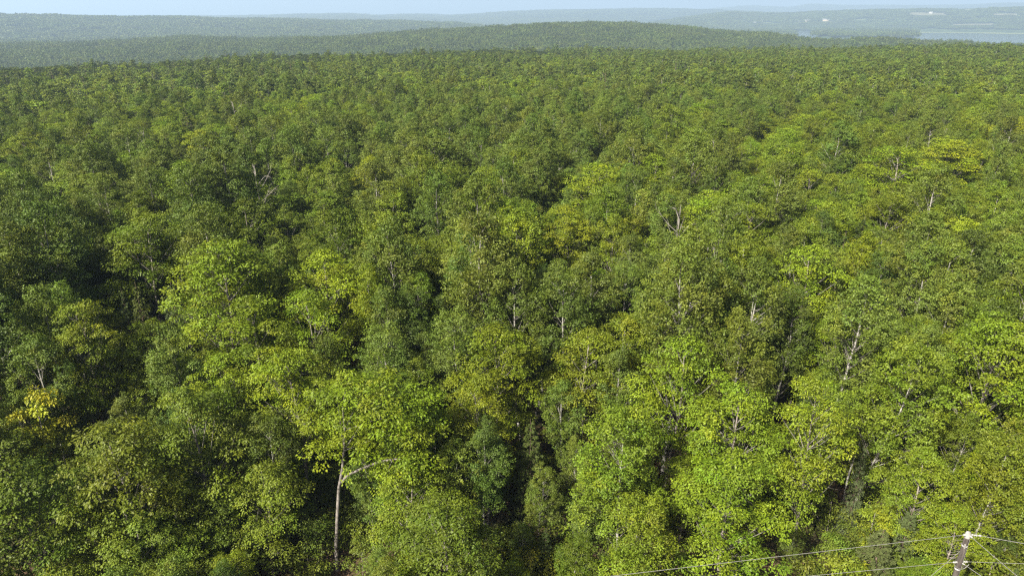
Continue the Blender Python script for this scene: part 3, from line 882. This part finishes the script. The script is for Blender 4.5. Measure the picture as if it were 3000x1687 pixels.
# forest patches for the hills beyond the valley
def patch(seed, size, n, ht, R, nl, ln, mix):
    g = np.random.default_rng(seed)
    lm = MB()
    side = int(math.ceil(math.sqrt(n)))
    for k in range(n):
        kind = mix[int(g.integers(len(mix)))]
        bx_, by_ = ((k % side + .5 + g.normal() * .25) / side - .5) * size, ((k // side + .5 + g.normal() * .25) / side - .5) * size
        h = ht * (.8 + .4 * g.random()); r = R * (.75 + .5 * g.random())
        c = (.4 * np.array(COLS[kind]) + .6 * np.array(COLS['aspen'])) * (.58 + .24 * g.random())
        con = kind in ('spruce', 'pine')
        if con: h *= 1.12; r *= .7
        d = unit(g.normal(size=(nl, 3)) + np.array([0, 0, .25]))
        hh = h * .32
        P = d * np.array([r, r, hh]) * (.75 + .3 * g.random((nl, 1)))
        if con:
            t = g.random(nl); P[:, 2] = (t - .5) * 2 * hh * 1.5; P[:, :2] = d[:, :2] * (r * (1.05 - t))[:, None]
        P += np.array([bx_, by_, h - hh * (1.0 if not con else 1.4)])
        D = unit(g.normal(size=(nl, 3)))
        Nn = unit(d + g.normal(size=(nl, 3)) * .18 + np.array([0, 0, .25]))
        leaf_batch(lm, P - D * ln * .5, D, Nn, np.full(nl, ln), np.full(nl, ln * .8), c[None, :] * (.9 + .2 * g.random((nl, 1))))
    return lm.mesh('patch', [LEAF])
mixes = [['aspen', 'birch', 'beech', 'oak'], ['birch', 'aspen', 'oak', 'beech', 'oak'], ['oak', 'aspen', 'beech', 'birch', 'oak', 'spruce'], ['aspen', 'oak', 'birch', 'beech', 'oak', 'spruce', 'pine', 'aspen'], ['beech', 'birch', 'aspen', 'oak', 'oak'], ['birch', 'beech', 'oak', 'aspen']]
mid_c = collection('hill_patch', [patch(500 + i, 26, 25, 14, 3.3, 70, 1.5, mixes[i % 6]) for i in range(8)])
far_c = collection('far_patch', [patch(520 + i, 60, 49, 14, 5.4, 26, 4.2, mixes[i % 6]) for i in range(6)])

def ground_points(r0, r1, sp, az_half=.74):
    X, Y = np.meshgrid(np.arange(-r1 * math.sin(az_half), r1 * math.sin(az_half), sp), np.arange(r0 * .7, r1, sp))
    X = X.ravel() + rng.uniform(-.3, .3, X.size) * sp; Y = Y.ravel() + rng.uniform(-.3, .3, Y.size) * sp
    R = np.hypot(X, Y); A = np.arctan2(X, Y)
    ok = (R > r0) & (R < r1) & (np.abs(A) < az_half)
    return X[ok], Y[ok], R[ok], A[ok]

# what the ground itself hides, bearing by bearing, is left out
bear = np.linspace(-.76, .76, 600)
rads = np.concatenate([np.linspace(300, 2600, 230), np.linspace(2610, 15000, 300)])
BR, RR = np.meshgrid(bear, rads)
TT = (terrain((RR * np.sin(BR)).ravel(), (RR * np.cos(BR)).ravel()).reshape(RR.shape) + 10 - H) / RR
run = np.maximum.accumulate(TT, axis=0)
def visible(A, R, Z, top=18):
    i = np.clip(np.round((A + .76) / 1.52 * 599).astype(int), 0, 599)
    j = np.clip(np.searchsorted(rads, R) - 2, 0, len(rads) - 1)
    return (Z + top - H) / R > run[j, i] - .0012

def hill_forest(name, r0, r1, sp, coll, nvar, scale, lab):
    X, Y, R, A = ground_points(r0, r1, sp)
    Z = terrain(X, Y)
    ok = visible(A, R, Z) & ~((Z < LAKE_Z + 2) & (A > .29)) & ~((A > az_tan(2692, 84)[0]) & (R > 4640) & (R < 5300) & (Z < LAKE_Z + 14))
    for a0, a1, q0, q1 in field_zone:
        ok &= ~((A > a0) & (A < a1) & (R > q0) & (R < q1))
    ok &= ~((R < EDGE_R(A) + 70) & (r0 < 1000))
    X, Y, Z = X[ok], Y[ok], Z[ok]
    n = len(X)
    s = scale * (.85 + .3 * rng.random(n))
    print(name, n)
    scatter(name, np.column_stack([X, Y, Z - 1]), rng.random(n) * 6.283, np.column_stack([s, s, (s if scale < 1.5 else s / scale) * (.9 + .25 * rng.random(n))]), rng.integers(0, nvar, n), (coll,), lab, 'forest')
hill_forest('hill_forest', 520, 2350, 24, mid_c, 8, 1.0, 'hazy green forest covering the rounded hill beyond the plateau')
hill_forest('lakeside_forest', 2350, 7000, 52, far_c, 6, 1.0, 'pale blue green forest covering the far ridges around the lake')
hill_forest('horizon_forest', 7000, 13500, 120, far_c, 6, 2.2, 'faint blue forest on the farthest hills along the horizon')

# ------------------------------------------------------------------ houses across the lake
WALL_W = noise_material('white_siding', (.42, .42, .41), (.52, .52, .51), .4)
WALL_T = noise_material('tan_siding', (.34, .28, .20), (.42, .36, .27), .4)
ROOF = noise_material('grey_roof', (.10, .10, .11), (.22, .22, .23), .5)
ROOF_R = noise_material('pale_metal_roof', (.30, .30, .30), (.45, .45, .45), .5)
def house(u, v, r, w_, d_, h_, wall, roof, lab, turn=.2):
    a, t = az_tan(u, v)
    x, y = r * math.sin(a), r * math.cos(a)
    z = float(terrain(np.array([x]), np.array([y]))[0])
    o = bpy.data.objects.new('house', None); COL.objects.link(o); o.location = (x, y, z + 1); o.rotation_euler[2] = turn - a
    mb = MB(); box(mb, (-w_ / 2, -d_ / 2, -3), (w_ / 2, d_ / 2, h_)); 
    mb.add([(-w_ / 2, -d_ / 2, h_), (-w_ / 2, d_ / 2, h_), (-w_ / 2, 0, h_ + d_ * .35), (w_ / 2, -d_ / 2, h_), (w_ / 2, d_ / 2, h_), (w_ / 2, 0, h_ + d_ * .35)], [(0, 2, 1), (3, 4, 5)])
    obj('wall', mb.mesh('wall', [wall]), o)
    rb = MB(); e = .8
    hw, hd, rz = w_ / 2 + e, d_ / 2 + e, h_ + d_ * .35
    for sgn in (-1, 1):
        lo = h_ - e * .7
        rb.add([(-hw, sgn * hd, lo + .1), (hw, sgn * hd, lo + .1), (hw, 0, rz + .1), (-hw, 0, rz + .1), (-hw, sgn * hd, lo + .5), (hw, sgn * hd, lo + .5), (hw, 0, rz + .5), (-hw, 0, rz + .5)],
               [(0, 1, 2, 3), (4, 5, 6, 7), (0, 1, 5, 4), (0, 3, 7, 4), (1, 2, 6, 5)])
    obj('roof', rb.mesh('roof', [roof]), o)
    props(o, lab, 'house', 'houses across the lake')
    return o, a, r
HOUSES = [(2212, 65, 5260, 16, 11, 7, WALL_W, ROOF_R, 'white house with a pale roof beside the small pale field'), (2230, 61, 5340, 20, 12, 7, WALL_W, ROOF_R, 'long white house in the cluster by the small pale field'),
          (2232, 68, 5200, 12, 10, 6, WALL_W, ROOF_R, 'small white house lowest in the cluster by the pale field'), (2342, 58, 5400, 14, 12, 7, WALL_W, ROOF, 'lone white house across the lake'),
          (2366, 57, 5420, 34, 14, 8, WALL_T, ROOF_R, 'long tan building with a pale roof across the lake'), (2420, 56, 5440, 42, 16, 10, WALL_T, ROOF_R, 'big tan building with a pale roof on the far lake slope'),
          (2458, 56, 5450, 26, 12, 6, WALL_W, ROOF_R, 'low white building between tan building and ridge'), (2728, 34, 5760, 20, 12, 7, WALL_W, ROOF_R, 'large white building standing in the mown hay field'),
          (2836, 24, 5950, 30, 14, 9, WALL_W, ROOF_R, 'white building high on the far ridge')]
for hse in HOUSES:
    house(*hse)

# ------------------------------------------------------------------ utility pole and wires
POLE_WOOD = noise_material('weathered_pole', (.035, .03, .027), (.105, .092, .085), 8, bump=.5, stretch=(1, 1, .12))
CAP_WHITE = noise_material('weathered_cap', (.20, .20, .19), (.34, .33, .32), 8)
WIRE_M = noise_material('aluminium_wire', (.13, .13, .125), (.22, .22, .21), 30, rough=.45)
PORC = noise_material('porcelain', (.2, .2, .195), (.32, .32, .31), 10, rough=.3)
STEEL = noise_material('galvanised_steel', (.25, .25, .26), (.4, .4, .41), 12, rough=.5)
dtop = ray(2838, 1558); tdep = 31.0
ptop = np.array([0, 0, H]) + dtop * tdep / (dtop[1] * CP - dtop[2] * SP)
PX, PY, PZ = ptop
pole = bpy.data.objects.new('utility_pole', None); COL.objects.link(pole); pole.location = (PX, PY, 0)
props(pole, 'weathered wooden utility pole with a white top carrying overhead wires', 'utility pole')
mb = MB(); zz = np.linspace(-.2, PZ - .28, 9); tube(mb, np.column_stack([zz * 0, zz * 0, zz]), np.linspace(.155, .112, 9), 16)
shaft = obj('shaft', mb.mesh('shaft', [POLE_WOOD], True), pole)
mb = MB(); tube(mb, [(0, 0, PZ - .30), (0, 0, PZ - .06), (0, 0, PZ)], [.118, .116, .085], 16); obj('cap', mb.mesh('cap', [CAP_WHITE], True), pole)
mb = MB(); tube(mb, [(.155, -.03, 0.1), (.122, -.03, PZ - .4)], [.012, .012], 5); obj('ground_wire', mb.mesh('ground_wire', [STEEL]), pole)
for z in (PZ - .75, PZ - 2.1):
    mb = MB(); tube(mb, [(0, 0, z - .03), (0, 0, z + .03)], [.128, .128], 16); obj('band', mb.mesh('band', [STEEL], True), pole)
mb = MB(); tube(mb, [(-.05, -.13, PZ - .85), (-.12, -.17, PZ - .75), (-.13, -.17, PZ - .55)], [.025, .04, .03], 8); obj('bracket', mb.mesh('bracket', [PORC], True), pole)
def insulator(base, d, ln, n=3):
    d = np.array(d) / np.linalg.norm(d)
    mb = MB()
    k = 4 * n + 1
    t = np.linspace(0, ln, k)
    r = np.array([.028 if i % 4 in (0, 1, 3) else .062 for i in range(k)])
    tube(mb, np.array(base) + d[None] * t[:, None], r, 10)
    return obj('insulator', mb.mesh('insulator', [PORC], True), pole)
def wire(name_lab, a, b, sag, rad=.013, ext=1.0, group='overhead wires on the utility pole'):
    a, b = np.array(a, float), np.array(b, float)
    b = a + (b - a) * ext
    t = np.linspace(0, 1, 40)[:, None]
    pts = a + (b - a) * t
    pts[:, 2] -= (4 * sag * t * (1 - t))[:, 0]
    mb = MB(); tube(mb, pts, np.full(40, rad), 6)
    o = obj('overhead_wire', mb.mesh('overhead_wire', [WIRE_M], True))
    return props(o, name_lab, 'wire', group)
def wire_to(lab, za, px, dz, ext, sag, side, n_ins=.5, rad=.013):
    """from the pole at height za, heading to the photo pixel px at about the same height"""
    bx_, by_ = on_height(px[0], px[1], za + dz)
    a = np.array([PX, PY, za]); b = np.array([bx_, by_, za + dz])
    d = (b - a) / np.linalg.norm(b - a)
    s = a + d * (.15 + n_ins)
    if n_ins > 0:
        insulator(np.array([0, 0, za]) + d * .115, d, n_ins + .01)
    wire(lab, s, b, sag, rad, ext)
TOPZ, LOWZ = PZ - .13, PZ - 1.72
wire_to('upper wire running from the pole top across the oaks and birches', TOPZ, (1760, 1690), 0, 2.4, .0, 1, .12, .0105)
wire_to('upper wire from the pole top past the thin birch trunks', TOPZ, (3000, 1582), 0, 6, .3, 1, .45)
wire_to('slack upper wire slanting down from the pole top to the road side', TOPZ, (3000, 1690), -.1, 3, .2, 1, .1, .0105)
wire_to('lower wire running from the pole band across the spruces', LOWZ, (2330, 1690), 0, 4, 0, 1, .2, .0105)
wire_to('lower thin wire from the pole band past the shrubs', LOWZ, (3000, 1643), 0, 6, .25, 1, .25, .010)
wire_to('short lower wire slanting from the pole band to the road side', LOWZ, (2892, 1690), -.1, 5, .2, 1, .1, .0105)
mb = MB()
tt = np.linspace(-1, 1, 9); pts = np.column_stack([tt * .34, -.16 - .06 * (1 - tt ** 2), LOWZ - .22 * (1 - tt ** 2)])
tube(mb, pts, np.full(9, .014), 6); obj('jumper', mb.mesh('jumper', [WIRE_M], True), pole)
ga = np.array([PX - .13, PY, PZ - 1.1]); gx, gy = PX - 6.5, PY + .8
wire('thin guy wire slanting from the utility pole down to the ground', ga, (gx, gy, 0), 0, .009)

# ------------------------------------------------------------------ the hazy air
hz = MB(); box(hz, (-12500, -700, -240), (12500, 17500, 330))
hm = bpy.data.materials.new('haze'); hm.use_nodes = True
hn = hm.node_tree.nodes; hn.remove(hn['Principled BSDF'])
pv = hn.new('ShaderNodeVolumePrincipled')
pv.inputs['Color'].default_value = (.52, .73, 1.0, 1)
pv.inputs['Density'].default_value = 1.65e-4
pv.inputs['Anisotropy'].default_value = 0.1
hm.node_tree.links.new(pv.outputs[0], hn['Material Output'].inputs['Volume'])
haze = obj('haze', hz.mesh('haze', [hm]))
props(haze, 'pale blue summer haze hanging over the hills', 'haze', kind='stuff')
print('trees', n_ind, 'shrubs', n_b, 'stuff', len(stuff))
